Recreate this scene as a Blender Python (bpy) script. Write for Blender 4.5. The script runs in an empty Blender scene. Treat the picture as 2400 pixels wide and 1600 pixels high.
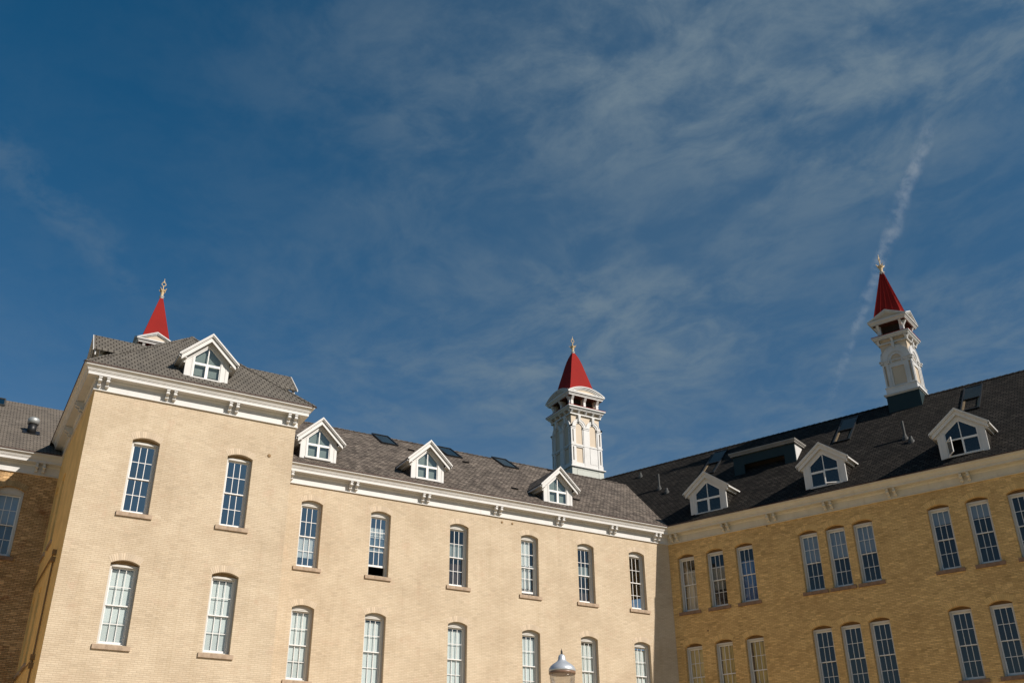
import bpy, bmesh, math, random
from mathutils import Vector, Matrix
random.seed(7)
R = math.radians
S = bpy.context.scene
COL = S.collection
EYE = 1.6                      # camera height; heights below are above the ground

# ------------------------------------------------------------------ camera
cam_d = bpy.data.cameras.new('camera'); cam = bpy.data.objects.new('camera', cam_d); COL.objects.link(cam)
cam_d.sensor_fit = 'HORIZONTAL'; cam_d.sensor_width = 36.0; cam_d.lens = 34.747
cam_d.clip_start = 0.1; cam_d.clip_end = 20000
def cam_axes(yaw, pitch, roll):
    cy, sy, cp, sp = math.cos(yaw), math.sin(yaw), math.cos(pitch), math.sin(pitch)
    f = Vector((sy*cp, cy*cp, sp)); r = Vector((cy, -sy, 0)); u = r.cross(f)
    return math.cos(roll)*r + math.sin(roll)*u, -math.sin(roll)*r + math.cos(roll)*u, f
cr_, cu_, cf_ = cam_axes(0.52259, 0.47974, -0.00857)
cam.matrix_world = Matrix(((cr_.x, cu_.x, -cf_.x, 0), (cr_.y, cu_.y, -cf_.y, 0), (cr_.z, cu_.z, -cf_.z, EYE), (0, 0, 0, 1)))
S.camera = cam
# ------------------------------------------------------------------ light and exposure
SUN = Vector((.50, -1.0, .75)).normalized()         # towards the sun
elev = math.asin(SUN.z); azim = math.atan2(SUN.x, SUN.y)
sl = bpy.data.lights.new('sun', 'SUN'); sl.energy = 5.0; sl.angle = R(.53); sl.color = (1, .93, .84)
so = bpy.data.objects.new('sun', sl); COL.objects.link(so)
so.rotation_euler = SUN.to_track_quat('Z', 'Y').to_euler(); so.location = (20, -40, 60)
S.view_settings.view_transform = 'Standard'; S.view_settings.look = 'None'
S.view_settings.exposure = 0.22; S.view_settings.gamma = 1.0
S.render.engine = 'CYCLES'
S.cycles.use_denoising = True
S.cycles.max_bounces = 6; S.cycles.transparent_max_bounces = 12

W = bpy.data.worlds.new('World'); S.world = W; W.use_nodes = True
def nodes(nt):
    nt.nodes.clear()
    def N(t, **k):
        n = nt.nodes.new(t)
        for a, v in k.items():
            if a == 'inp':
                for kk, vv in v.items(): n.inputs[kk].default_value = vv
            else: setattr(n, a, v)
        return n
    return N, nt.links.new
N, L = nodes(W.node_tree)
def vm(N, L, op, a, b=None, out=0):
    n = N('ShaderNodeVectorMath', operation=op)
    for i, v in enumerate((a, b)):
        if v is None: continue
        if hasattr(v, 'node'): L(v, n.inputs[i])
        else: n.inputs[i].default_value = v
    return n.outputs[out]
def mt(N, L, op, a, b=None, c=None, clamp=False):
    n = N('ShaderNodeMath', operation=op, use_clamp=clamp)
    for i, v in enumerate((a, b, c)):
        if v is None: continue
        if hasattr(v, 'node'): L(v, n.inputs[i])
        else: n.inputs[i].default_value = v
    return n.outputs[0]
def sstep(N, L, x, a, b, lo=0., hi=1.):
    n = N('ShaderNodeMapRange', interpolation_type='SMOOTHSTEP')
    L(x, n.inputs['Value'])
    n.inputs['From Min'].default_value = a; n.inputs['From Max'].default_value = b
    n.inputs['To Min'].default_value = lo; n.inputs['To Max'].default_value = hi
    return n.outputs[0]
def mixc(N, L, f, a, b, bt='MIX'):
    n = N('ShaderNodeMix', data_type='RGBA', blend_type=bt)
    for s, v in ((0, f), (6, a), (7, b)):
        if hasattr(v, 'node'): L(v, n.inputs[s])
        else: n.inputs[s].default_value = v if s == 0 else (*v, 1)
    return n.outputs[2]
SKY_K = .06
sky = N('ShaderNodeTexSky', sky_type='NISHITA', sun_disc=False, sun_elevation=elev, sun_rotation=azim,
        altitude=300, air_density=.9, dust_density=.1, ozone_density=2.5)
tc = N('ShaderNodeTexCoord'); sep = N('ShaderNodeSeparateXYZ'); L(tc.outputs['Generated'], sep.inputs[0])
zc = mt(N, L, 'MAXIMUM', sep.outputs[2], .06)
px = mt(N, L, 'DIVIDE', sep.outputs[0], zc); py = mt(N, L, 'DIVIDE', sep.outputs[1], zc)
P = N('ShaderNodeCombineXYZ'); L(px, P.inputs[0]); L(py, P.inputs[1]); P = P.outputs[0]
# cirrus: a wispy layer high up, thick towards the right, thin towards the left
mp = N('ShaderNodeMapping'); L(P, mp.inputs[0]); mp.inputs['Rotation'].default_value = (0, 0, R(-24)); mp.inputs['Scale'].default_value = (1.0, .80, 1)
wn = N('ShaderNodeTexNoise', inp={'Scale': 2.2, 'Detail': 3.0, 'Roughness': .5}); L(mp.outputs[0], wn.inputs['Vector'])
wv = vm(N, L, 'SCALE', vm(N, L, 'SUBTRACT', wn.outputs['Color'], (.5, .5, .5))); wv.node.inputs['Scale'].default_value = .30
pw = vm(N, L, 'ADD', mp.outputs[0], wv)
n1 = N('ShaderNodeTexNoise', inp={'Scale': 6.0, 'Detail': 10.0, 'Roughness': .60, 'Lacunarity': 2.1}); L(pw, n1.inputs['Vector'])
n2 = N('ShaderNodeTexNoise', inp={'Scale': 1.5, 'Detail': 3.0, 'Roughness': .5}); L(vm(N, L, 'ADD', P, (3.7, 1.1, 0)), n2.inputs['Vector'])
n5 = N('ShaderNodeTexNoise', inp={'Scale': 15.0, 'Detail': 8.0, 'Roughness': .62}); L(pw, n5.inputs['Vector'])
fine = sstep(N, L, mt(N, L, 'MULTIPLY_ADD', n5.outputs[0], .34, mt(N, L, 'MULTIPLY', n1.outputs[0], .66)), .34, .70)
big = sstep(N, L, n2.outputs[0], .30, .62, .40, 1.)
band = sstep(N, L, mt(N, L, 'DIVIDE', px, mt(N, L, 'MAXIMUM', py, .05)), .02, .85, .14, 1.0)
right = sstep(N, L, mt(N, L, 'SUBTRACT', px, mt(N, L, 'MULTIPLY', py, .25)), .85, 1.25, 1., .55)
wisp = mt(N, L, 'MULTIPLY_ADD', mt(N, L, 'MULTIPLY', fine, big), .80, .24)
cl = mt(N, L, 'MULTIPLY', wisp, mt(N, L, 'MULTIPLY', band, right), clamp=True)
# one faint streak on the far left
st_ = mt(N, L, 'ADD', mt(N, L, 'ADD', px, mt(N, L, 'MULTIPLY', py, -1.05)), mt(N, L, 'MULTIPLY_ADD', n2.outputs[0], .35, 1.50))
st_ = sstep(N, L, mt(N, L, 'ABSOLUTE', st_), .16, .0); st_ = mt(N, L, 'MULTIPLY', st_, mt(N, L, 'MULTIPLY', fine, sstep(N, L, px, .45, .1, 0, .36)))
cl = mt(N, L, 'MAXIMUM', cl, st_)
tint = mixc(N, L, sstep(N, L, sep.outputs[2], .05, .72), (.95, 1.02, 1.04), (.08, .88, 1.12))
base = mixc(N, L, 1.0, sky.outputs[0], tint, 'MULTIPLY')
skc = mixc(N, L, mt(N, L, 'MULTIPLY', cl, .82), base, (2.75, 3.65, 4.3))
bg = N('ShaderNodeBackground'); bg.inputs['Strength'].default_value = SKY_K; L(skc, bg.inputs[0])
wo = N('ShaderNodeOutputWorld'); L(bg.outputs[0], wo.inputs[0])

# ------------------------------------------------------------------ materials
def material(name):
    m = bpy.data.materials.new(name); m.use_nodes = True
    N, L = nodes(m.node_tree); o = N('ShaderNodeOutputMaterial')
    return m, N, L, o
def principled(N, L, o, rough=.7, spec=.3):
    b = N('ShaderNodeBsdfPrincipled'); b.inputs['Roughness'].default_value = rough
    b.inputs['Specular IOR Level'].default_value = spec; L(b.outputs[0], o.inputs[0]); return b
def plain(name, col, rough=.6, spec=.3, var=.10, scale=3., metal=0., dirt=None):
    m, N, L, o = material(name); b = principled(N, L, o, rough, spec); b.inputs['Metallic'].default_value = metal
    tc = N('ShaderNodeTexCoord')
    n = N('ShaderNodeTexNoise', inp={'Scale': scale, 'Detail': 5., 'Roughness': .6}); L(tc.outputs['Object'], n.inputs['Vector'])
    f = sstep(N, L, n.outputs[0], .3, .7)
    c = mixc(N, L, f, tuple(x*(1-var) for x in col), tuple(min(1, x*(1+var)) for x in col))
    if dirt:
        mp = N('ShaderNodeMapping'); L(tc.outputs['Object'], mp.inputs[0]); mp.inputs['Scale'].default_value = (2.2, 2.2, .5)
        n2 = N('ShaderNodeTexNoise', inp={'Scale': 2.0, 'Detail': 6., 'Roughness': .7}); L(mp.outputs[0], n2.inputs['Vector'])
        c = mixc(N, L, sstep(N, L, n2.outputs[0], .52, .78, 0, dirt[1]), c, dirt[0])
    L(c, b.inputs['Base Color'])
    r = mt(N, L, 'MULTIPLY_ADD', n.outputs[0], .2, rough-.1); L(r, b.inputs['Roughness'])
    return m
def brick(name, c1, c2, mortar, stain=None, redd=None, bw=.232, rh=.0665, mort=.011, contrast=1., fade=.0):
    m, N, L, o = material(name); b = principled(N, L, o, .85, .2)
    uv = N('ShaderNodeUVMap')
    bt = N('ShaderNodeTexBrick', offset=.5, inp={'Scale': 1., 'Mortar Size': mort, 'Mortar Smooth': .25, 'Bias': 0., 'Brick Width': bw, 'Row Height': rh})
    wob = N('ShaderNodeTexNoise', inp={'Scale': 1.7, 'Detail': 2.}); L(uv.outputs[0], wob.inputs['Vector'])
    wv = vm(N, L, 'SCALE', vm(N, L, 'SUBTRACT', wob.outputs['Color'], (.5, .5, .5))); wv.node.inputs['Scale'].default_value = .02
    L(vm(N, L, 'ADD', uv.outputs[0], wv), bt.inputs['Vector'])
    bt.inputs['Color1'].default_value = (*c1, 1); bt.inputs['Color2'].default_value = (*c2, 1); bt.inputs['Mortar'].default_value = (*mortar, 1)
    c = bt.outputs['Color']
    n = N('ShaderNodeTexNoise', inp={'Scale': .55, 'Detail': 6., 'Roughness': .62}); L(uv.outputs[0], n.inputs['Vector'])
    c = mixc(N, L, 1., c, mixc(N, L, sstep(N, L, n.outputs[0], .3, .7), (.90, .885, .87), (1.07, 1.08, 1.09)), 'MULTIPLY')
    # odd single bricks darker or redder, brick-shaped because the noise is read per brick cell
    sc = N('ShaderNodeMapping'); L(uv.outputs[0], sc.inputs[0]); sc.inputs['Scale'].default_value = (1/bw, 1/rh, 1)
    fl = vm(N, L, 'FLOOR', sc.outputs[0])
    wnz = N('ShaderNodeTexWhiteNoise', noise_dimensions='2D'); L(fl, wnz.inputs['Vector'])
    c = mixc(N, L, mt(N, L, 'MULTIPLY', sstep(N, L, wnz.outputs[0], .86, 1.), .30*contrast), c, tuple(x*.5 for x in c2))
    c = mixc(N, L, mt(N, L, 'MULTIPLY', sstep(N, L, wnz.outputs[0], .12, 0.), .35*contrast), c, tuple(min(1, x*1.25) for x in c1))
    n3 = N('ShaderNodeTexNoise', inp={'Scale': .8, 'Detail': 7., 'Roughness': .68}); L(vm(N, L, 'ADD', uv.outputs[0], (7.3, 2.9, 0)), n3.inputs['Vector'])
    if stain: c = mixc(N, L, sstep(N, L, n3.outputs[0], .54, .74, 0, stain[1]), c, stain[0])
    sm = N('ShaderNodeMapping'); L(uv.outputs[0], sm.inputs[0]); sm.inputs['Scale'].default_value = (2.6, .16, 1)
    n6 = N('ShaderNodeTexNoise', inp={'Scale': 1., 'Detail': 7., 'Roughness': .65}); L(sm.outputs[0], n6.inputs['Vector'])
    c = mixc(N, L, 1., c, mixc(N, L, sstep(N, L, n6.outputs[0], .50, .72), (1, 1, 1), (.93, .92, .90)), 'MULTIPLY')
    if redd:
        n4 = N('ShaderNodeTexNoise', inp={'Scale': 1.4, 'Detail': 6., 'Roughness': .7}); L(vm(N, L, 'ADD', uv.outputs[0], (1.3, 12.9, 0)), n4.inputs['Vector'])
        c = mixc(N, L, sstep(N, L, n4.outputs[0], .55, .70, 0, redd[1]), c, redd[0])
    L(c, b.inputs['Base Color'])
    bp = N('ShaderNodeBump'); bp.inputs['Strength'].default_value = .5; bp.inputs['Distance'].default_value = .006
    hh = mt(N, L, 'SUBTRACT', mt(N, L, 'MULTIPLY', wnz.outputs[0], .35), bt.outputs['Fac']); L(hh, bp.inputs['Height']); L(bp.outputs[0], b.inputs['Normal'])
    return m
def voussoir(name, col):
    m, N, L, o = material(name); b = principled(N, L, o, .85, .2)
    g = N('ShaderNodeNewGeometry'); c = mixc(N, L, g.outputs['Random Per Island'], tuple(x*.86 for x in col), tuple(x*1.14 for x in col)); L(c, b.inputs['Base Color'])
    return m
def shingle(name, c1, c2, gap, bw, rh, var=.25, lo=.62, ms=.016):
    m, N, L, o = material(name); b = principled(N, L, o, .9, .15)
    uv = N('ShaderNodeUVMap')
    bt = N('ShaderNodeTexBrick', offset=.5, inp={'Scale': 1., 'Mortar Size': ms, 'Mortar Smooth': .1, 'Bias': 0., 'Brick Width': bw, 'Row Height': rh})
    L(uv.outputs[0], bt.inputs['Vector'])
    bt.inputs['Color1'].default_value = (*c1, 1); bt.inputs['Color2'].default_value = (*c2, 1); bt.inputs['Mortar'].default_value = (*gap, 1)
    n = N('ShaderNodeTexNoise', inp={'Scale': .9, 'Detail': 7., 'Roughness': .65}); L(uv.outputs[0], n.inputs['Vector'])
    c = mixc(N, L, 1., bt.outputs['Color'], mixc(N, L, sstep(N, L, n.outputs[0], .3, .7), (1-var,)*3, (1+var, 1+var*.95, 1+var*.9)), 'MULTIPLY')
    sc = N('ShaderNodeMapping'); L(uv.outputs[0], sc.inputs[0]); sc.inputs['Scale'].default_value = (1/bw, 1/rh, 1)
    wnz = N('ShaderNodeTexWhiteNoise', noise_dimensions='2D'); L(vm(N, L, 'FLOOR', sc.outputs[0]), wnz.inputs['Vector'])
    c = mixc(N, L, 1., c, mixc(N, L, wnz.outputs[0], (lo,)*3, (2-lo-.08, 2-lo-.09, 2-lo-.11)), 'MULTIPLY')
    L(c, b.inputs['Base Color'])
    # each course laps over the one below
    sv = N('ShaderNodeSeparateXYZ'); L(sc.outputs[0], sv.inputs[0]); fr = mt(N, L, 'FRACT', sv.outputs[1])
    bp = N('ShaderNodeBump'); bp.inputs['Strength'].default_value = .6; bp.inputs['Distance'].default_value = .012
    L(mt(N, L, 'SUBTRACT', mt(N, L, 'SUBTRACT', 1., fr), bt.outputs['Fac']), bp.inputs['Height']); L(bp.outputs[0], b.inputs['Normal'])
    return m
def glass(name, tint=(.80, .86, .87), rough=.0, lo=.15):
    m, N, L, o = material(name)
    tr = N('ShaderNodeBsdfTransparent'); tr.inputs[0].default_value = (*tint, 1)
    gl = N('ShaderNodeBsdfGlossy'); gl.inputs['Roughness'].default_value = rough; gl.inputs[0].default_value = (1, .93, .84, 1)
    tcn = N('ShaderNodeTexCoord'); nz = N('ShaderNodeTexNoise', inp={'Scale': 2.3, 'Detail': 1.}); L(tcn.outputs['Object'], nz.inputs['Vector'])
    bp = N('ShaderNodeBump'); bp.inputs['Strength'].default_value = .08; bp.inputs['Distance'].default_value = .02; L(nz.outputs[0], bp.inputs['Height']); L(bp.outputs[0], gl.inputs['Normal'])
    ge = N('ShaderNodeNewGeometry'); c = N('ShaderNodeVectorMath', operation='DOT_PRODUCT'); L(ge.outputs['Incoming'], c.inputs[0]); L(ge.outputs['Normal'], c.inputs[1])
    k = mt(N, L, 'SUBTRACT', 1., mt(N, L, 'ABSOLUTE', c.outputs['Value']), clamp=True); k5 = mt(N, L, 'POWER', k, 5.)
    mx = N('ShaderNodeMixShader'); L(mt(N, L, 'MULTIPLY_ADD', k5, 1-lo, lo, clamp=True), mx.inputs[0]); L(tr.outputs[0], mx.inputs[1]); L(gl.outputs[0], mx.inputs[2]); L(mx.outputs[0], o.inputs[0])
    return m
M = {}
M['brick'] = brick('cream brick', (.535, .435, .315), (.492, .393, .278), (.425, .337, .236), stain=((.42, .305, .205), .40), redd=((.46, .31, .22), .30), contrast=.6)
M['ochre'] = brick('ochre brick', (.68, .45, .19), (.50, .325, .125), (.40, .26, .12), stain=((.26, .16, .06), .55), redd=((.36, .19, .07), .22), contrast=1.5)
M['brown'] = brick('brown brick', (.62, .40, .20), (.42, .26, .115), (.20, .13, .07), stain=((.15, .08, .035), .6), redd=((.19, .065, .025), .6), contrast=1.8)
M['tanwall'] = plain('painted tan brick', (.80, .53, .21), .9, .1, .10, 1.2, dirt=((.26, .17, .08), .4))
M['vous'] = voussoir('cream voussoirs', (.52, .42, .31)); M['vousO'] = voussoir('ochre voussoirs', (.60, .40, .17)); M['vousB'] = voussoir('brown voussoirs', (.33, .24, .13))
M['white'] = plain('white paint', (.54, .525, .505), .45, .35, .05, 2., dirt=((.40, .37, .33), .42))
M['whiteW'] = plain('white sash paint', (.68, .66, .64), .4, .35, .03, 3.)
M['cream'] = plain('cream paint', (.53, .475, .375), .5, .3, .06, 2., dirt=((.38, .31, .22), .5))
M['greytrim'] = plain('weathered grey trim paint', (.24, .225, .205), .6, .2, .12, 3.)  # grey carries the shadow lying on the roof box's white trim
M['jamb'] = plain('grey white frame paint', (.50, .48, .445), .5, .3, .05, 2.)
M['headtan'] = plain('tan filler wood', (.30, .20, .10), .7, .2, .15, 4.)
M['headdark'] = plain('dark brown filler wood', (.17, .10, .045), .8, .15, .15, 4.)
M['tan'] = plain('tan panel paint', (.50, .405, .30), .55, .3, .05, 2.)
M['stone'] = plain('sandstone sill', (.36, .27, .195), .9, .15, .16, 5., dirt=((.16, .11, .08), .55))
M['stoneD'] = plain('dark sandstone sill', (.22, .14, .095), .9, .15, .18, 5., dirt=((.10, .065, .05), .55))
M['slateA'] = shingle('grey tab shingles', (.150, .135, .115), (.128, .114, .098), (.045, .039, .033), .215, .235, .12, .86, .024)
M['slateB'] = shingle('brown grey shingles', (.165, .138, .116), (.095, .078, .066), (.030, .024, .020), .215, .17, .25)
M['slateC'] = shingle('dark shingles', (.036, .031, .026), (.019, .016, .0135), (.004, .0035, .003), .26, .17, .25, .62, .026)  # albedo lowered to put this roof's deep shade into the colour
M['slateD'] = shingle('pale grey shingles', (.175, .150, .125), (.15, .128, .106), (.045, .038, .033), .27, .17, .10, .84, .022)
M['drip'] = plain('dark red roof edge', (.065, .028, .022), .6, .3, .1, 3.)
M['red'] = plain('red painted metal', (.225, .017, .014), .7, .05, .06, 1.2, dirt=((.17, .013, .012), .35))
M['teal'] = plain('dark teal paint', (.010, .023, .025), .55, .3, .1, 2.)
M['green'] = plain('pale grey green paint', (.42, .43, .385), .5, .3, .06, 2., dirt=((.28, .29, .25), .4))
M['black'] = plain('black metal', (.012, .012, .013), .45, .4, .1, 3.)
M['lead'] = plain('weathered lead', (.045, .045, .043), .6, .3, .15, 6.)
M['galv'] = plain('galvanised steel', (.34, .35, .345), .5, .4, .12, 6., metal=.4)
M['dark'] = plain('dark interior', (.035, .028, .022), .9, .1, .2, 1.)  # near-black colour stands in for unlit rooms and shaded recesses
M['gold'] = plain('tan gilt', (.55, .41, .24), .5, .3, .12, 8.)
M['wood'] = plain('oiled wood frame', (.20, .145, .085), .6, .3, .15, 6.)
M['glass'] = glass('window glass', lo=.13)
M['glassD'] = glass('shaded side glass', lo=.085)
M['glassR'] = glass('bright window glass', lo=.34)
M['glassB'] = glass('window glass before blinds', lo=.09)
M['glassK'] = glass('dark skylight glass', tint=(.3, .4, .45), lo=.045)
M['glassL'] = glass('dormer glass', tint=(.74, .80, .78), lo=.14)
M['glassS'] = glass('skylight glass', tint=(.35, .45, .50), lo=.16)
M['blind'] = plain('white blind', (.70, .69, .66), .8, .1, .02, 2.)
M['shade'] = plain('pale grey room wall', (.30, .32, .31), .9, .1, .06, 1.5)
M['blueblind'] = plain('blue grey blind', (.30, .34, .42), .8, .1, .05, 2.)
M['beige'] = plain('beige curtain', (.58, .47, .36), .9, .1, .06, 2.)
M['straw'] = plain('straw blind', (.62, .45, .17), .9, .1, .10, 2.)  # golden colour paints in the sunlit wall mirrored in these panes
M['taupe'] = plain('taupe blind', (.34, .29, .25), .9, .1, .06, 2.)
M['blue'] = plain('blue curtain', (.16, .25, .46), .9, .1, .12, 4.)
M['plum'] = plain('plum curtain', (.10, .065, .055), .9, .1, .12, 4.)
M['conduit'] = plain('brown painted pipe', (.22, .135, .06), .6, .3, .1, 5.)

# ------------------------------------------------------------------ mesh builder
class MB:
    def __init__(s, xf=None): s.v = []; s.f = []; s.m = []; s.mi = 0; s.xf = xf; s.sm = False; s.smf = []
    def p(s, a):
        s.v.append(s.xf(a) if s.xf else tuple(a)); return len(s.v)-1
    def face(s, pts):
        s.f.append([s.p(q) for q in pts]); s.m.append(s.mi); s.smf.append(s.sm)
    def idx(s, ids): s.f.append(list(ids)); s.m.append(s.mi); s.smf.append(s.sm)
    def hexa(s, b, t):           # b, t: bottom and top quads, counter-clockwise from above
        i = [s.p(q) for q in b]; j = [s.p(q) for q in t]
        s.idx(i[::-1]); s.idx(j)
        for k in range(len(i)): n = (k+1) % len(i); s.idx((i[k], i[n], j[n], j[k]))
    def box(s, x0, x1, y0, y1, z0, z1):
        q = lambda z: [(x0, y0, z), (x1, y0, z), (x1, y1, z), (x0, y1, z)]
        s.hexa(q(z0), q(z1))
    def extr(s, poly, ax, a0, a1):   # polygon in the plane normal to ax ('x','y','z') between a0 and a1
        if ax == 'x': mk = lambda p, a: (a, p[0], p[1])
        elif ax == 'y': mk = lambda p, a: (p[0], a, p[1])
        else: mk = lambda p, a: (p[0], p[1], a)
        s.hexa([mk(p, a0) for p in poly], [mk(p, a1) for p in poly])
    def strip(s, pa, pb, ax, a0, a1):   # band between two polylines (same count), extruded
        for k in range(len(pa)-1): s.extr([pa[k], pa[k+1], pb[k+1], pb[k]], ax, a0, a1)
    def tube(s, pts, r, n=8, cap=True):
        rings = []
        for k, p in enumerate(pts):
            p = Vector(p); a = Vector(pts[max(k-1, 0)]); b = Vector(pts[min(k+1, len(pts)-1)])
            d = (b-a).normalized(); u = d.orthogonal().normalized() if abs(d.z) > .9 else d.cross(Vector((0, 0, 1))).normalized(); w = d.cross(u)
            rr = r[k] if isinstance(r, (list, tuple)) else r
            rings.append([s.p(p + rr*(math.cos(2*math.pi*i/n)*u + math.sin(2*math.pi*i/n)*w)) for i in range(n)])
        for A, B in zip(rings, rings[1:]):
            for i in range(n): s.idx((A[i], A[(i+1) % n], B[(i+1) % n], B[i]))
        if cap: s.idx(rings[0][::-1]); s.idx(rings[-1])
    def lathe(s, prof, n=24, c=(0, 0)):
        rings = [[s.p((c[0]+r*math.cos(2*math.pi*i/n), c[1]+r*math.sin(2*math.pi*i/n), z)) for i in range(n)] for r, z in prof]
        for A, B in zip(rings, rings[1:]):
            for i in range(n): s.idx((A[i], A[(i+1) % n], B[(i+1) % n], B[i]))
        s.idx(rings[0][::-1]); s.idx(rings[-1])
    def mesh(s, name, mats, fixn=True):
        me = bpy.data.meshes.new(name); me.from_pydata(s.v, [], s.f); me.update()
        if not isinstance(mats, (list, tuple)): mats = [mats]
        for m in mats: me.materials.append(m)
        for p, mi, sm in zip(me.polygons, s.m, s.smf): p.material_index = mi; p.use_smooth = sm
        if fixn:
            bm = bmesh.new(); bm.from_mesh(me); bmesh.ops.recalc_face_normals(bm, faces=bm.faces); bm.to_mesh(me); bm.free()
        uv = me.uv_layers.new(name='UVMap')
        for p in me.polygons:
            n = p.normal
            if abs(n.z) > .96: t = Vector((1, 0, 0)); w = Vector((0, 1, 0))
            else:
                t = Vector((-n.y, n.x, 0)).normalized()
                if (t.x if abs(t.x) > abs(t.y) else t.y) < 0: t = -t
                w = n.cross(t); w = w if w.z > 0 else -w
            for li in p.loop_indices:
                c = me.vertices[me.loops[li].vertex_index].co
                uv.data[li].uv = (c.dot(t), c.dot(w))
        return me
    def build(s, name, mats, parent=None, loc=(0, 0, 0), rz=0., fixn=True):
        return put(name, s.mesh(name, mats, fixn), parent, loc, rz)
def put(name, me, parent=None, loc=(0, 0, 0), rz=0.):
    o = bpy.data.objects.new(name, me); COL.objects.link(o)
    o.parent = parent; o.location = loc; o.rotation_euler = (0, 0, rz); return o
def thing(name, label, cat, loc, rz=0., group=None):
    o = put(name, None, None, loc, rz); o['label'] = label; o['category'] = cat
    if group: o['group'] = group
    return o
def tag(o, **k):
    for a, v in k.items(): o[a] = v
    return o
CACHE = {}
def cached(key, fn):
    if key not in CACHE: CACHE[key] = fn()
    return CACHE[key]

# ------------------------------------------------------------------ windows
def arc(w, zs, rise, n=14):
    Rr = (w*w/4 + rise*rise)/(2*rise); a = math.asin(w/2/Rr)
    return [(w/2 + Rr*math.sin(-a + 2*a*k/n), zs + rise - Rr + Rr*math.cos(-a + 2*a*k/n)) for k in range(n+1)]
REV = .20                     # depth of the brick reveal
def facade(mb, x0, x1, z0, z1, ops):
    """brick face at y = 0 with arched openings (x, w, z_bottom, z_spring, rise) and their reveals"""
    cols = {}
    for o in ops: cols.setdefault(round(o[0], 3), []).append(o)
    x = x0
    for k in sorted(cols):
        rows = sorted(cols[k], key=lambda o: o[2]); xl, w = rows[0][0], rows[0][1]
        mb.face([(x, 0, z0), (xl, 0, z0), (xl, 0, z1), (x, 0, z1)])
        low = [(xl, z0), (xl+w, z0)]
        for (xa, w_, zb, zs, rise) in rows:
            mb.face([(q[0], 0, q[1]) for q in low] + [(xl+w, 0, zb), (xl, 0, zb)])
            A = [(xl+a, b) for a, b in arc(w, zs, rise)]
            ring = [(xl, zb), (xl+w, zb)] + A[::-1]
            for a, b in zip(ring, ring[1:] + ring[:1]): mb.face([(a[0], 0, a[1]), (b[0], 0, b[1]), (b[0], REV, b[1]), (a[0], REV, a[1])])
            low = A
        mb.face([(q[0], 0, q[1]) for q in low] + [(xl+w, 0, z1), (xl, 0, z1)])
        x = xl+w
    mb.face([(x, 0, z0), (x1, 0, z0), (x1, 0, z1), (x, 0, z1)])
def sash_mesh(w, h, rail_b, rail_t):
    mb = MB(); st = .045
    mb.box(0, st, 0, .04, 0, h); mb.box(w-st, w, 0, .04, 0, h)
    mb.box(st, w-st, 0.001, .039, 0, rail_b); mb.box(st, w-st, .001, .039, h-rail_t, h)
    iw = w-2*st
    for k in (1, 2): mb.box(st+iw*k/3-.011, st+iw*k/3+.011, .006, .034, rail_b, h-rail_t)
    zm = (rail_b+h-rail_t)/2; mb.box(st, w-st, .008, .032, zm-.011, zm+.011)
    return mb.mesh('sash', M['whiteW'])
def pane_mesh(w, h, mat):
    mb = MB(); mb.face([(0, 0, 0), (w, 0, 0), (w, 0, h), (0, 0, h)]); return mb.mesh('pane', mat)
def frame_mesh(w, h, rise, cw, head, headm):
    mb = MB(); y0, y1 = REV-.02, REV+.20
    for a in (0, w-cw): mb.box(a, a+cw, y0, y1, 0, h-head)
    mb.box(cw, w-cw, y0+.03, y1, 0, .06)
    A = arc(w, h, rise)
    if headm is M['jamb']:
        mb.strip(A, [(a, h-head) for a, b in A], 'y', y0, y1); mb.mi = 1
        A2 = arc(w-2*cw*.8, h-.035, rise*.8); A2 = [(a+cw*.8, b) for a, b in A2]; B2 = [(a, h-head+.055) for a, b in A2]
        mb.strip(A2, B2, 'y', y0-.015, y0)
    else:
        mb.box(cw, w-cw, y0-.012, y1, h-head, h-.012); mb.box(0, cw, y0, y1, h-head, h-.014); mb.box(w-cw, w, y0, y1, h-head, h-.014); mb.mi = 1
        mb.strip(A, [(a, h-.010) for a, b in A], 'y', y0+.03, y1)
    return mb.mesh('window', [M['jamb'], headm])
def arch_mesh(w, h, rise, mat):
    mb = MB(); n = 15; A = arc(w, h, rise, n)
    Rr = (w*w/4 + rise*rise)/(2*rise); cx, cz = w/2, h+rise-Rr
    for k in range(n):
        g = .10
        p, q = A[k], A[k+1]
        p2 = (p[0]+(q[0]-p[0])*g, p[1]+(q[1]-p[1])*g); q2 = (q[0]-(q[0]-p[0])*g, q[1]-(q[1]-p[1])*g)
        o = []
        for r in (p2, q2):
            d = math.hypot(r[0]-cx, r[1]-cz); e = (d+.245)/d; o.append((cx+(r[0]-cx)*e, cz+(r[1]-cz)*e))
        mb.extr([p2, q2, o[1], o[0]], 'y', -.006, .03)
    return mb.mesh('brick_arch', mat)
def sill_mesh(w, mat):
    mb = MB(); e = .13
    mb.hexa([(-e, -.07, -.17), (w+e, -.07, -.17), (w+e, .0, -.17), (-e, 0, -.17)], [(-e, -.07, -.02), (w+e, -.07, -.02), (w+e, .0, -.005), (-e, 0, -.005)])
    mb.hexa([(.002, 0.001, -.12), (w-.002, .001, -.12), (w-.002, REV+.1, -.12), (.002, REV+.1, -.12)], [(.002, 0.001, -.006), (w-.002, .001, -.006), (w-.002, REV+.1, .03), (.002, REV+.1, .03)])
    return mb.mesh('sill', mat)
def blind_mesh(w, h, mat, slats):
    mb = MB()
    n = max(1, int(h/.05)) if slats else 1
    for k in range(n):
        z = h*k/n; mb.face([(0, .012 if slats else 0, z), (w, .012 if slats else 0, z), (w, 0, z+h/n), (0, 0, z+h/n)])
    return mb.mesh('blind', mat, False)
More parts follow.
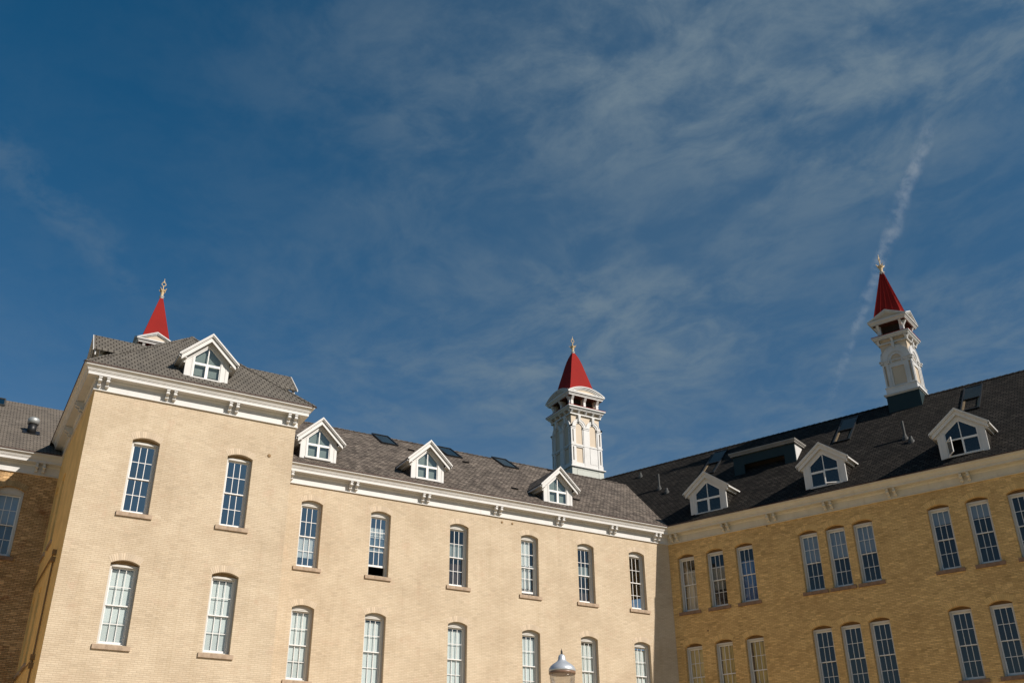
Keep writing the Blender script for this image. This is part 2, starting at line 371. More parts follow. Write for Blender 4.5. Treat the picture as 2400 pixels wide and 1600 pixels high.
def curtain_mesh(w, h, mat, seed, amp=.035, taper=0.):
    mb = MB(); rn = random.Random(seed); n = 40; mb.sm = True
    ph = [rn.uniform(0, 6.28) for _ in range(3)]
    y = lambda t: amp*(math.sin(t*26+ph[0]) + .6*math.sin(t*41+ph[1]) + .4*math.sin(t*9+ph[2]))
    rows = []
    for z in (0, .5, 1): rows.append([mb.p((w*t*(1-taper*(1-z)), y(t+.03*z), h*z)) for t in [k/n for k in range(n+1)]])
    for a, b in zip(rows, rows[1:]):
        for k in range(n): mb.idx((a[k], a[k+1], b[k+1], b[k]))
    return mb.mesh('curtain', mat, False)
WSEED = [0]
def window(parent, x, zb, w, h, rise=.13, kind='dark', raised=0., vous='vous', sill='stone', head=.10, headm='jamb', rz=0., y=0., label=None, gl='glass', arch=True):
    WSEED[0] += 1; sd = WSEED[0]; cw = .085
    f = put('window', cached(('f', w, h, rise, head, headm), lambda: frame_mesh(w, h, rise, cw, head, M[headm])), parent, (x, y, zb), rz)
    if label: f['label'] = label
    if arch: put('brick_arch', cached(('a', w, h, rise, vous), lambda: arch_mesh(w, h, rise, M[vous])), f)
    put('sill', cached(('s', w, sill), lambda: sill_mesh(w, M[sill])), f)
    sw = w-2*cw; sh = h-head-.06; half = sh/2+.02
    up = cached(('us', sw, half), lambda: sash_mesh(sw, half, .04, .055)); lo = cached(('ls', sw, half), lambda: sash_mesh(sw, half, .085, .04))
    pn = cached(('p', sw, half, gl), lambda: pane_mesh(sw-.05, half-.04, M[gl]))
    yu, yl = REV+.07, REV+.115
    rn = random.Random(sd)
    for me, yy, zz in ((up, yu, .06+sh-half), (lo, yl, .06+raised)):
        s = put('sash', me, f, (cw, yy, zz)); q = put('pane', pn, f, (cw+.025, yy+.02, zz+.02), rn.uniform(-.006, .006)); q.rotation_euler.x = rn.uniform(-.006, .006)
    bw, bx, by = w-.10, .05, REV+.18
    def bl(z0, z1, m='blind', slats=False, x0=0., x1=1.): put('blind', cached(('b', bw, z0, z1, m, slats, x0, x1, h), lambda: blind_mesh(bw*(x1-x0), h*(z1-z0), M[m], slats)), f, (bx+bw*x0, by, h*z0))
    def cu(z0, z1, m, x0=0., x1=1., taper=0., dy=0.): put('curtain', curtain_mesh(bw*(x1-x0), h*(z1-z0), M[m], sd, taper=taper), f, (bx+bw*x0, by+.05+dy, h*z0))
    if kind == 'blind': bl(.015, .93, slats=False)
    elif kind == 'slats': bl(.015, .30, slats=True); bl(.30, .945)
    elif kind == 'low_blind': bl(.17, .49)
    elif kind == 'high_part': bl(.40, .62, 'shade'); bl(.66, .80)
    elif kind == 'half': bl(.47, .72, 'shade'); cu(.0, .40, 'plum')
    elif kind == 'sheer': bl(.50, .95, 'blind', x0=.0, x1=.74); cu(.14, .50, 'blind', x1=.8); cu(0, .135, 'taupe')
    elif kind == 'plum': bl(.46, .66, 'shade'); cu(.0, .20, 'plum', x0=.3)
    elif kind == 'beige': cu(.0, .77, 'beige', x0=.16); cu(.77, .97, 'headtan', x0=.1, x1=.4)
    elif kind == 'taupe': bl(.47, .75, 'taupe'); cu(.33, .47, 'taupe'); cu(0., .3, 'plum', x0=.2, x1=.7)
    elif kind == 'blue': cu(.0, .76, 'blue')
    elif kind == 'topblue': bl(.52, .95, 'blueblind')
    elif kind == 'topquarter': bl(.75, .95, 'blueblind')
    elif kind == 'straw': cu(.0, .95, 'straw', x0=(sd % 3)*.06, x1=1-(sd % 2)*.12)  # added curtain carrying the painted reflection of the sunlit wall
    elif kind == 'drape': cu(.0, .93, 'beige', x1=.42); cu(.0, .93, 'taupe', x0=.55, x1=.95)
    return f

# ------------------------------------------------------------------ cornices and brackets
PROF = [(0, -.80), (.07, -.80), (.07, -.765), (.05, -.74), (.05, -.44), (.09, -.40), (.10, -.35), (.37, -.35), (.37, -.245), (.39, -.235), (.39, -.215), (.415, -.20),
        (.425, -.17), (.45, -.12), (.49, -.085), (.53, -.065), (.545, -.05), (.545, -.015), (.56, -.01), (.56, 0.), (0, .0)]
def sweep(mb, path, i0, i1, zt, prof):
    """profile swept along path segments i0..i1-1; mitred with the neighbours; outward is to the right of the path"""
    P2 = [Vector(p) for p in path]
    def nrm(k): d = (P2[k+1]-P2[k]).normalized(); return Vector((d.y, -d.x))
    rings = []
    for k in range(i0, i1+1):
        if k == 0: m = nrm(0)
        elif k == len(P2)-1: m = nrm(k-1)
        else:
            a, b = nrm(k-1), nrm(k); m = (a+b)/(1+a.dot(b))
        rings.append([mb.p((P2[k].x+m.x*o, P2[k].y+m.y*o, zt+z)) for o, z in prof])
    n = len(prof)
    for A, B in zip(rings, rings[1:]):
        for j in range(n): mb.idx((A[j], B[j], B[(j+1) % n], A[(j+1) % n]))
    mb.idx(rings[0]); mb.idx(rings[-1][::-1])
EDGE = [(.0, .003), (.585, .003), (.585, .032), (.0, .05)]
def bracket_mesh(mat):
    mb = MB(); hw = .052
    poly = [(-.052, -.36), (-.345, -.36), (-.345, -.43), (-.325, -.445), (-.335, -.47), (-.335, -.52), (-.30, -.565), (-.235, -.59), (-.20, -.60), (-.205, -.63), (-.19, -.675), (-.15, -.70), (-.10, -.705), (-.052, -.715)]
    tri = [[poly[0], poly[1], poly[2], poly[3]], [poly[0], poly[3], poly[4], poly[5], poly[6], poly[7], poly[8]], [poly[0]] + poly[8:]]
    mb.extr(poly, 'x', -hw, hw)
    mb.extr([(-.36, -.375), (-.345, -.375), (-.345, -.415), (-.36, -.415)], 'x', -hw-.008, hw+.008)
    cap = [(-.35-.01*math.sin(a), -.49+.028*math.cos(a)) for a in [math.pi*k/6 for k in range(7)]]
    mb.tube([(-hw-.012, -.305, -.515), (hw+.012, -.305, -.515)], .038, 10)
    mb.tube([(-hw-.012, -.165, -.655), (hw+.012, -.165, -.655)], .036, 10)
    return mb.mesh('bracket', mat)
def brackets(parent, xs, zt, rz=0., y=0., mat='white'):
    me = cached(('br', mat), lambda: bracket_mesh(M[mat]))
    for x in xs: put('bracket', me, parent, (x, y, zt) if not rz else (0, x, zt), rz)

# ------------------------------------------------------------------ dormers
def dormer(parent, x, y, z, P, rz=0., kinds=('shut', 'shut'), roofm='slateB', mat='white', label=None, roomm='shade', eave=True):
    hw, fy, zr, za, so, tr = P['hw'], P.get('fy', .30), P['zr'], P['za'], P['so'], P['transom']
    gw, g0, gs, ga = P['gw'], P['g0'], P['gs'], P['ga']
    sl = (za-zr)/so; top = za-.06; back = P['back']
    rz_ = lambda xx, off=0.: za - off - sl*abs(xx)
    t = MB()   # front wall with a five-sided opening
    out = [(-hw, 0), (hw, 0), (hw, rz_(hw, .08)), (0, rz_(0, .08)), (-hw, rz_(hw, .08))]
    inn = [(-gw, g0), (gw, g0), (gw, gs), (0, ga), (-gw, gs)]
    for k in range(5):
        n = (k+1) % 5; t.extr([out[k], out[n], inn[n], inn[k]], 'y', 0, .08)
    for s in (-1, 1):    # corner boards and casing
        a, b = sorted((s*(hw+.004), s*(hw-.12))); t.box(a, b, -.014, 0, 0, rz_(hw, .12))
        a, b = sorted((s*gw, s*(gw+.07))); t.box(a, b, -.012, 0, g0, gs)
    t.box(-gw-.09, gw+.09, -.05, .0, g0-.07, g0)
    d = put('dormer', t.mesh('dormer', M[mat]), parent, (x, y, z), rz)
    if label: d['label'] = label
    r = MB()   # roof slopes
    for s in (-1, 1):
        a = [(0, za), (s*so, zr), (s*so, zr-.05), (0, za-.055)]
        r.extr(a if s > 0 else a[::-1], 'y', -fy, back)
    r.build('roof', M[roofm], d)
    k_ = MB()  # rake boards: drip, fascia, frieze; eave boards; soffit
    for s in (-1, 1):
        def bd(y0, y1, o0, o1, xe):
            a = [(0, za-o0), (s*xe, za-o0-sl*xe), (s*xe, za-o1-sl*xe), (0, za-o1)]
            k_.extr(a if s > 0 else a[::-1], 'y', y0, y1)
        bd(-fy-.03, -fy, .0, .075, so+.012); bd(-fy, -fy+.06, .062, .125, so-.05); bd(-fy+.07, -fy+.11, .125, .32, so-.09)
        bd(-.03, -.0145, .20, .43, hw-.02) if P['frieze'] else None
        bd(-fy+.11, .0, .125, .15, so-.12)
        if not eave: continue
        a, b = sorted((s*so, s*(so-.03))); k_.box(a, b, -fy+.062, back, zr-.13, zr-.052)
        a, b = sorted((s*hw, s*(so-.031))); k_.box(a, b, -fy+.112, back, zr-.12, zr-.09)
        a, b = sorted((s*hw, s*(hw+.12))); k_.box(a, b, 0.0, back, zr-.24, zr-.122)
    k_.build('rake_trim', M[mat], d)
    c = MB()
    for s in (-1, 1):
        a, b = sorted((s*hw, s*(hw-.05))); c.box(a, b, .081, back, -.1, zr+.02)
    c.build('cheek', M[roofm], d)
    b = MB()  # fixed upper light and its bars
    b.box(-gw, gw, .02, .06, tr-.03, tr+.03); b.box(-.018, .018, .022, .058, tr+.03, ga-.06)
    for s in (-1, 1):
        a_, c_ = sorted((s*gw, s*(gw-.03))); b.box(a_, c_, .024, .056, tr+.03, gs)
        q = [(0, ga), (s*gw, gs), (s*gw, gs-.045), (0, ga-.045)]; b.extr(q if s > 0 else q[::-1], 'y', .025, .055)
    b.box(-.022, .022, .021, .059, g0, tr-.03)
    b.build('transom_light', M['whiteW'], d)
    p = MB(); p.face([(-gw, .04, tr), (gw, .04, tr), (gw, .04, gs), (0, .04, ga), (-gw, .04, gs)]); p.build('pane', M['glassL'] if roomm == 'shade' else M['glassD'], d)
    for s, kd in zip((-1, 1), kinds):   # casements: local x runs away from the hinge
        w_, h_ = gw-.022, tr-.03-g0
        cs = MB()
        for bxx in ((0, .035, 0, h_), (w_-.035, w_, 0, h_), (.035, w_-.035, 0, .045), (.035, w_-.035, h_-.035, h_)): cs.box(bxx[0]*-s if False else min(-s*bxx[0], -s*bxx[1]), max(-s*bxx[0], -s*bxx[1]), 0, .035, bxx[2], bxx[3])
        cm = cs.mesh('casement', M['whiteW'])
        ang = {'shut': 0, 'open': 58, 'ajar': 24}[kd]
        o = put('casement', cm, d, (s*gw, .018, g0), R(ang)*s)
        pm = MB(); xa, xb = -s*.02, -s*(w_-.02); pm.face([(xa, .02, .02), (xb, .02, .02), (xb, .02, h_-.02), (xa, .02, h_-.02)])
        put('pane', pm.mesh('pane', M['glassL'] if roomm == 'shade' else M['glassD']), d, (s*gw, .018, g0), R(ang)*s)
    i = MB(); i.extr([(-hw+.06, .15), (hw-.06, .15), (hw-.06, rz_(hw, .1)), (0, rz_(0, .1)), (-hw+.06, rz_(hw, .1))], 'y', P['room'], P['room']+.03); i.build('room_wall', M[roomm], d)
    return d
DB = dict(hw=.84, zr=.875, za=1.95, so=1.14, gw=.52, g0=.10, gs=1.00, ga=1.50, transom=.72, back=3.0, frieze=True, room=.16)
DC = dict(fy=.20, hw=1.035, zr=1.29, za=2.26, so=1.31, gw=.70, g0=.12, gs=1.22, ga=1.74, transom=.85, back=2.9, frieze=False, room=1.6)

# ------------------------------------------------------------------ roof furniture
def skylight(parent, pos, w, l, pitch, rz=0., tilt=0., fm='black', label=None):
    """pos: lower middle of the window on the roof slope; l runs up the slope; tilt swings a centre-hung sash"""
    root = MB(); e = .06
    for bx in ((-w/2-e, -w/2, 0, l), (w/2, w/2+e, 0, l), (-w/2-e, w/2+e, -e, 0), (-w/2-e, w/2+e, l, l+e)): root.box(bx[0], bx[1], bx[2], bx[3], -.1, .11)
    s = put('skylight', root.mesh('skylight', M[fm]), parent, pos); s.rotation_euler = (pitch, 0, rz)
    if label: s['label'] = label
    if not tilt:
        g = MB(); g.box(-w/2, w/2, 0, l, .06, .08); g.build('pane', M['glassS'], s)
    else:
        m_ = l*.46
        g = MB(); g.box(-w/2, w/2, m_+.04, l, .07, .09); g.build('pane', M['glassK'], s)
        f = MB(); f.box(-w/2, w/2, m_-.03, m_+.04, -.02, .12); f.build('mid_rail', M['black'], s)
        for a in (-1, 1):
            f = MB(); x0, x1 = sorted((a*w/2, a*(w/2-.09))); f.box(x0, x1, .0, m_-.03, -.3, .06); f.build('jamb', M['wood'], s)
        g = MB(); g.box(-w/2+.09, w/2-.09, 0, m_-.03, -.12, -.10); g.build('pane', M['glassK'], s)
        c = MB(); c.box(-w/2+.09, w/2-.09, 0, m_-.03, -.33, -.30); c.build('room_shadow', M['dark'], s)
    return s
def box_vent(parent, pos, pitch, rz=0.):
    m = cached('bv', lambda: (lambda b: (b.box(-.20, .20, -.18, .18, -.03, .012), b.hexa([(-.14, -.12, .012), (.14, -.12, .012), (.14, .12, .012), (-.14, .12, .012)], [(-.16, -.15, .12), (.16, -.15, .12), (.16, .10, .07), (-.16, .10, .07)]), b.mesh('roof_vent', M['black']))[-1])(MB()))
    o = put('roof_vent', m, parent, pos); o.rotation_euler = (pitch, 0, rz); return o
def pipe_vent(parent, pos, h=.75):
    m = cached(('pv', h), lambda: (lambda b: (b.lathe([(.17, -.25), (.16, .05), (.10, .14), (.065, .26), (.06, h), (.0, h)], 14), b.mesh('pipe_vent', M['lead']))[-1])(MB()))
    return put('pipe_vent', m, parent, pos)

# ------------------------------------------------------------------ ground (structure)
g = MB(); g.face([(-4000, -4000, 0), (4000, -4000, 0), (4000, 4000, 0), (-4000, 4000, 0)])
gm, N, L, o = material('courtyard paving'); b = principled(N, L, o, .9, .2)
uvn = N('ShaderNodeTexCoord'); nn = N('ShaderNodeTexNoise', inp={'Scale': .25, 'Detail': 8., 'Roughness': .65}); L(uvn.outputs['Object'], nn.inputs['Vector'])
L(mixc(N, L, sstep(N, L, nn.outputs[0], .35, .65), (.44, .35, .225), (.52, .42, .275)), b.inputs['Base Color'])
lm, N, L, o = material('lawn'); b = principled(N, L, o, .95, .1)
uvn = N('ShaderNodeTexCoord'); nn = N('ShaderNodeTexNoise', inp={'Scale': .6, 'Detail': 9., 'Roughness': .7}); L(uvn.outputs['Object'], nn.inputs['Vector'])
L(mixc(N, L, sstep(N, L, nn.outputs[0], .35, .65), (.030, .050, .016), (.060, .080, .028)), b.inputs['Base Color'])
gr = g.build('ground', lm, fixn=False); gr['kind'] = 'structure'  # unseen lawn, kept dark so high faces get little bounce
g = MB(); g.face([(-34, -20, .004), (52, -20, .004), (52, 44.2, .004), (-34, 44.2, .004)]); gr = g.build('courtyard_paving', gm, fixn=False); gr['kind'] = 'structure'  # unseen paving added and spread to bounce warm fill onto shaded walls

# ================================================================== wing: corner pavilion
H = lambda z: z+EYE
WP_A = (9.80, 13.87); WP_B = [(22.48, 14.19), (23.05, 14.20)]
UP, LOW = H(10.87), H(6.30)
AX, AY, AW = 3.15, 36.0, 7.59
ZA = H(16.0)                   # top of the pavilion cornice
pav = thing('brick_pavilion', 'cream brick corner pavilion with hipped shingle roof, two window columns and one front dormer', 'building', (AX, AY, 0))
OPA = [(x, .965, z, s, .13) for x in (1.605, 5.075) for z, s in ((H(10.885), H(13.58)), (H(6.345), H(9.06)))]
w = MB(); facade(w, 0, AW, 0, ZA-.02, OPA); w.build('wall', M['brick'], pav)
OPS = [(x, .965, z, s, .13) for x in (-7.92, -5.93) for z, s in ((H(10.885), H(13.58)), (H(6.345), H(9.06)))]
w = MB(lambda p: (p[1], -p[0], p[2])); facade(w, -8.3, 0, 0, ZA-.02, OPS); tag(w.build('side_wall', M['tanwall'], pav), label='ochre painted side wall in shade')
w = MB(); w.face([(AW, 0, 0), (AW, 8.3, 0), (AW, 8.3, ZA-.02), (AW, 0, ZA-.02)]); w.build('side_wall', M['brick'], pav)
w = MB(); w.box(.4, AW-.4, 2.2, 8, .1, ZA-.9); w.build('interior_wall', M['dark'], pav)
pathA = [(0, 8.3), (0, 0), (AW, 0), (AW, 4.7)]
c = MB(); sweep(c, pathA, 0, 3, ZA, PROF); c.build('cornice', M['white'], pav)
c = MB(); sweep(c, pathA, 0, 3, ZA, EDGE); c.build('roof_edge', M['drip'], pav)
br_white = [.08, .36, 2.50, 2.77, 4.87, 5.14, 7.21, 7.48]
brackets(pav, br_white, ZA)
brackets(pav, [-.35, 2.45, 2.73, 5.3, 5.58][1:], ZA, rz=R(-90))
rf = MB(); e = .585; zt = ZA+.034; hz = H(20.17); cxa = AW/2; ay = 3.98; bk = 11.5
rf.face([(-e, -e, zt), (AW+e, -e, zt), (cxa, ay, hz)]); rf.face([(-e, 8.3, zt), (-e, -e, zt), (cxa, ay, hz), (cxa, bk, hz), (-e, bk, zt)])
rf.face([(AW+e, -e, zt), (AW+e, bk, zt), (cxa, bk, hz), (cxa, ay, hz)])
ro = rf.build('roof', M['slateA'], pav)
hc = MB()      # ridge caps on the hips
for a, b_ in (((-e, -e, zt), (cxa, ay, hz)), ((AW+e, -e, zt), (cxa, ay, hz)), ((cxa, ay, hz), (cxa, bk, hz))):
    a, b_ = Vector(a), Vector(b_); n = int((b_-a).length/.22)
    for k in range(n):
        p, q = a.lerp(b_, k/n), a.lerp(b_, (k+1.15)/n); d = (q-p).normalized(); sd = d.cross(Vector((0, 0, 1))).normalized(); up = sd.cross(d)
        o0, o1 = .012, .03
        hc.face([p+up*o0, p+sd*.12-up*.06+up*o0, q+sd*.12-up*.06+up*o1, q+up*o1]); hc.face([p+up*o0, q+up*o1, q-sd*.12-up*.06+up*o1, p-sd*.12-up*.06+up*o0])
hc.build('ridge_cap', M['slateA'], pav, fixn=False)
for x, z, s, k in ((1.605, 10.885, 13.58, 'dark'), (5.075, 10.885, 13.58, 'dark'), (1.605, 6.345, 9.06, 'slats'), (5.075, 6.345, 9.06, 'slats')):
    window(pav, x, H(z), .965, s-z, kind=k, headm='headtan', head=.085, gl='glassR' if k == 'dark' else 'glassB', label={'dark': 'bare sash window reflecting the sky', 'slats': 'sash window with lowered white blind'}[k])
for x in (5.93, 7.92):
    for z, s in ((10.885, 13.58), (6.345, 9.06)): window(pav, 0, H(z), .965, s-z, kind='dark', headm='headtan', head=.085, rz=R(-90), y=x, arch=False)
dormer(pav, 6.965-AX, -.56+.46, H(16.36), DB, roofm='slateA')
dormer(pav, -.56+.62, 2.27, H(16.52), DB, rz=R(-90), roofm='slateA', eave=False); dormer(pav, AW+.56-.62, 2.27, H(16.52), DB, rz=R(90), roofm='slateA', eave=False)
pp = MB(); pp.tube([(-.04, 8.2, H(9.72)), (-.04, 2.55, H(9.75))], .022, 8); pp.tube([(-.06, 8.2, H(9.60)), (-.06, 2.5, H(9.63))], .02, 8); pp.build('conduit', M['conduit'], pav)
pp = MB(); pp.tube([(-.05, 1.95, H(9.5)), (-.05, 1.9, H(5.9)), (-.05, 1.9, H(.2))], .028, 8); pp.tube([(-.045, 2.2, H(9.45)), (-.045, 2.2, H(5))], .018, 8); pp.build('conduit', M['conduit'], pav)
for z in (9.3, 9.56, 5.7, 5.98):
    pp = MB(); pp.box(-.14, .0, 1.78, 1.95, H(z), H(z)+.17); pp.build('junction_box', M['conduit'], pav)
pp = MB(); pp.tube([(-.04, 8.2, H(6.12)), (-.04, 2.6, H(6.07))], .016, 8); pp.build('conduit', M['conduit'], pav)

# ================================================================== wing: long middle wing
BX, BY = 10.74, 40.14; BW = 32.47-BX; ZB = H(15.2)
mid = thing('brick_wing', 'long sunlit cream brick wing between the pavilion and the shaded wing, three dormers', 'building', (BX, BY, 0))
XB = [12.57, 15.79, 19.725, 23.53, 26.76, 29.875]
OPB = [(x-BX, .962, z, s, .13) for x in XB for z, s in ((UP, H(13.65)), (LOW, H(9.16)))]
w = MB(); facade(w, 0, BW, 0, ZB-.02, OPB); w.build('wall', M['brick'], mid)
w = MB(); w.face([(0, 0, 0), (0, 13, 0), (0, 13, ZB), (0, 0, ZB)]); w.face([(0, 13, 0), (BW+6, 13, 0), (BW+6, 13, ZB), (0, 13, ZB)]); w.build('rear_wall', M['brick'], mid, fixn=False)
w = MB(); w.box(.4, BW-1, 2.6, 12, .1, ZB-.9); w.build('interior_wall', M['dark'], mid)
CU = Vector((.3746, -.9272)); CL = 30.
pathBC = [(-.3, 0), (BW, 0), (BW+CU.x*CL, CU.y*CL)]
c = MB(); sweep(c, pathBC, 0, 1, ZB, PROF); c.build('cornice', M['white'], mid)
c = MB(); sweep(c, pathBC, 0, 1, ZB, EDGE); c.build('roof_edge', M['drip'], mid)
brackets(mid, [x-BX for x in (11.68, 11.96, 14.67, 14.95, 18.21, 18.48, 22.02, 22.30, 25.53, 25.81, 28.72, 28.99, 31.50, 31.76)], ZB)
rf = MB(); PB = math.tan(R(34.7)); e = .585; zt = ZB+.034; run = 7.09; yr = -e+run; hz = zt+run*PB; xe = 34.78-BX
vx = lambda y: BW-.395+(y+.585)*.674        # along the valley with the next roof
rf.face([(-5, -e, zt), (vx(-e), -e, zt), (vx(yr), yr, hz), (-5, yr, hz)]); rf.face([(-5, yr, hz), (vx(yr)+.4, yr, hz), (vx(yr)+4, yr+7, zt), (-5, yr+7, zt)])
rf.build('roof', M['slateB'], mid)
rc = MB()
for k in range(90):
    x = -4.5+k*.31
    if x > vx(yr)-.2: break
    rc.face([(x, yr, hz+.02), (x+.34, yr, hz+.045), (x+.34, yr-.15, hz-.06), (x, yr-.15, hz-.085)]); rc.face([(x, yr, hz+.02), (x, yr+.15, hz-.085), (x+.34, yr+.15, hz-.06), (x+.34, yr, hz+.045)])
rc.build('ridge_cap', M['slateB'], mid, fixn=False)
KB = ['low_blind', 'high_part', 'half', 'sheer', 'plum', 'dark']
LB = ['sash window with white blind behind the lower half', 'sash window with its lower sash raised over a dark gap', 'sash window with grey blind above plum curtain', 'sash window full of sheer white curtains', 'dark sash window with a low plum curtain', 'bare dark sash window nearest the inner corner']
for x, k, lb, ra in zip(XB, KB, LB, (0, .40, 0, .10, .0, 0)): window(mid, x-BX, UP, .962, H(13.65)-UP, kind=k, raised=ra, gl='glassR' if k in ('low_blind', 'high_part') else 'glass', label=lb)
for x in XB: window(mid, x-BX, LOW, .962, H(9.16)-LOW, kind='slats' if x < 14 else 'blind', gl='glassB')
for x, z in ((13.10, 15.63), (18.46, 15.57), (25.68, 15.52)): dormer(mid, x-BX, -.04, H(z), DB)
RB = lambda x, off: (x-BX, -.56+off, zt+(off-.02)*PB)
for x in (18.62, 22.42, 25.98): skylight(mid, RB(x, 5.75), .84, 1.75, math.atan(PB))
for x, o_ in ((22.76, 5.06), (23.84, 1.72), (27.56, 1.75), (29.19, 6.85), (19.69, 5.38)): box_vent(mid, RB(x, o_), math.atan(PB))

def plate(parent, x, z, r=.055):
    b = MB(lambda p: (p[0], -p[2], p[1])); b.lathe([(r, -.01), (r, .02), (r*.4, .035), (0, .036)], 12); b.build('wall_plate', M['conduit'], parent, (x, 0, z))
plate(pav, WP_A[0]-AX, H(WP_A[1]), .07)
for x, z in WP_B: plate(mid, x-BX, H(z))

# ================================================================== wing: shaded wing on the right
CO = (32.47, 40.14); CRZ = math.atan2(CU.y, CU.x)
shd = thing('shaded_brick_wing', 'ochre brick wing standing in shade with triple window groups, three wide dormers and open skylights', 'building', (CO[0], CO[1], 0), CRZ)
XC = [.48, 2.12, 3.745, 7.10, 8.44, 9.765, 13.215, 14.865, 16.59]
OPC = [(x, .955, z, s, .13) for x in XC for z, s in ((UP, H(13.63)), (LOW, H(9.16)))]
w = MB(); facade(w, 0, CL, 0, ZB-.02, OPC); w.build('wall', M['ochre'], shd)
w = MB(); w.face([(CL, 0, 0), (CL, 12, 0), (CL, 12, ZB), (CL, 0, ZB)]); w.face([(-8, 12, 0), (CL, 12, 0), (CL, 12, ZB), (-8, 12, ZB)]); w.face([(-12, 2, 8), (-12, 12, 8), (-12, 12, ZB), (-12, 2, ZB)]); w.build('rear_wall', M['ochre'], shd, fixn=False)
w = MB(); w.box(1, CL-.5, 2.6, 11, .1, ZB-.9); w.build('interior_wall', M['dark'], shd)
rot = Matrix.Rotation(-CRZ, 2); toC = lambda p: tuple(rot @ Vector((p[0]-BW, p[1])))
pathC = [toC(p) for p in pathBC]
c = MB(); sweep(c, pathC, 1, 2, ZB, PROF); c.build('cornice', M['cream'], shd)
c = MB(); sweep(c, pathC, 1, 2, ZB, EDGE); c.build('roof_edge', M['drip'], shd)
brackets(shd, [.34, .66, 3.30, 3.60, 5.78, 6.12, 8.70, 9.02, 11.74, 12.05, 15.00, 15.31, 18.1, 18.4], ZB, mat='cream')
rf = MB(); PC = math.tan(R(43.3)); run = 6.585; yr = -e+run; hz = zt+run*PC; s0 = -e/math.tan(R(56)) 
lv = lambda y: .02 - (y+e)*math.tan(R(34))-.395*0 - .39     # left limit just under the valley
rf.face([(lv(-e)-.0, -e, zt), (CL+.4, -e, zt), (CL+.4, yr, hz), (-10.6, yr, hz), (lv(4.5)-3.0, 4.5, zt+(4.5+e)*PC)]); rf.face([(-10.6, yr, hz), (CL+.4, yr, hz), (CL+.4, yr+run, zt), (-10.6, yr+run, zt)])
rf.build('roof', M['slateC'], shd)
rc = MB()
for k in range(140):
    x = -9.5+k*.31
    if x > CL: break
    rc.face([(x, yr, hz+.02), (x+.34, yr, hz+.045), (x+.34, yr-.13, hz-.075), (x, yr-.13, hz-.1)]); rc.face([(x, yr, hz+.02), (x, yr+.13, hz-.1), (x+.34, yr+.13, hz-.075), (x+.34, yr, hz+.045)])
rc.build('ridge_cap', M['slateC'], shd, fixn=False)
KC = ['beige', 'taupe', 'blue', 'topblue', 'topblue', 'topblue', 'topquarter', 'topquarter', 'dark']
LC = {0: 'sash window with a full beige curtain', 1: 'sash window with taupe blind over its upper half', 2: 'sash window with blue curtains'}
for i, (x, k) in enumerate(zip(XC, KC)): window(shd, x, UP, .955, H(13.63)-UP, kind=k, vous='vousO', sill='stoneD', gl='glassD', label=LC.get(i), head=.10, headm='headdark')
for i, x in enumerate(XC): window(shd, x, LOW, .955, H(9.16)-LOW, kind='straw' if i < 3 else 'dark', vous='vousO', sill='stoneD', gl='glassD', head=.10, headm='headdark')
dormer(shd, 2.61, -.10, H(15.56), DC, roofm='slateC', mat='white', roomm='dark')
dormer(shd, 8.92, -.10, H(15.60), DC, kinds=('shut', 'ajar'), roofm='slateC', mat='white', roomm='dark', label='white dormer with its right casement ajar')
dormer(shd, 15.37, -.10, H(15.64), DC, kinds=('open', 'shut'), roofm='slateC', mat='white', roomm='dark', label='white dormer with its left casement swung open')
RC = lambda x, off: (x, -.56+off, zt+(off-.02)*PC)
for x, t_ in ((.92, 12), (8.80, 13), (15.27, 17)): skylight(shd, RC(x, 4.1), .80, 2.85, math.atan(PC), tilt=R(-t_))
for x, o_, h_ in ((-2.03, 3.74, .95), (12.31, 2.92, .95)): pipe_vent(shd, RC(x, o_), h_)
for x, o_ in ((-4.35, 5.67), (-1.26, 3.20), (12.67, 2.54)): pipe_vent(shd, RC(x, o_), .30)
for x, z in ((5.59, 14.36), (1.83, 9.79)): plate(shd, x, H(z), .05)
# inset flat-topped roof box with a dark face
bx = MB(); f0 = -.56+3.2; b0 = -.56+4.75; zb_, zt_ = H(18.05), H(19.42); xl, xr = 3.0, 6.55
for a in ((xl, f0, xl+.62, f0+.10, zb_, zt_), (xr-.62, f0, xr, f0+.10, zb_, zt_), (xl+.62, f0, xr-.62, f0+.10, zt_-.62, zt_)): bx.box(a[0], a[2], a[1], a[3], a[4], a[5])
bxo = tag(bx.build('roof_box', M['teal'], shd), label='flat topped roof box with dark teal face')
q = MB(); q.box(xl+.05, xr-.05, f0+.5, f0+.55, zb_, zt_); q.build('opening', M['dark'], bxo)
q = MB()
for a, b_ in ((xl, xl+.06), (xr-.06, xr)): q.extr([(f0+.101, zb_), (b0+.2, zt_), (f0+.101, zt_)], 'x', a, b_)
q.build('cheek', M['white'], bxo)
q = MB(); q.box(xl-.16, xr+.14, f0-.16, b0+.15, zt_, zt_+.05); q.box(xl-.12, xr+.10, f0-.12, b0+.1, zt_-.09, zt_); q.box(xl-.18, xr+.16, f0-.19, b0+.15, zt_+.05, zt_+.11); q.build('trim', M['greytrim'], bxo)

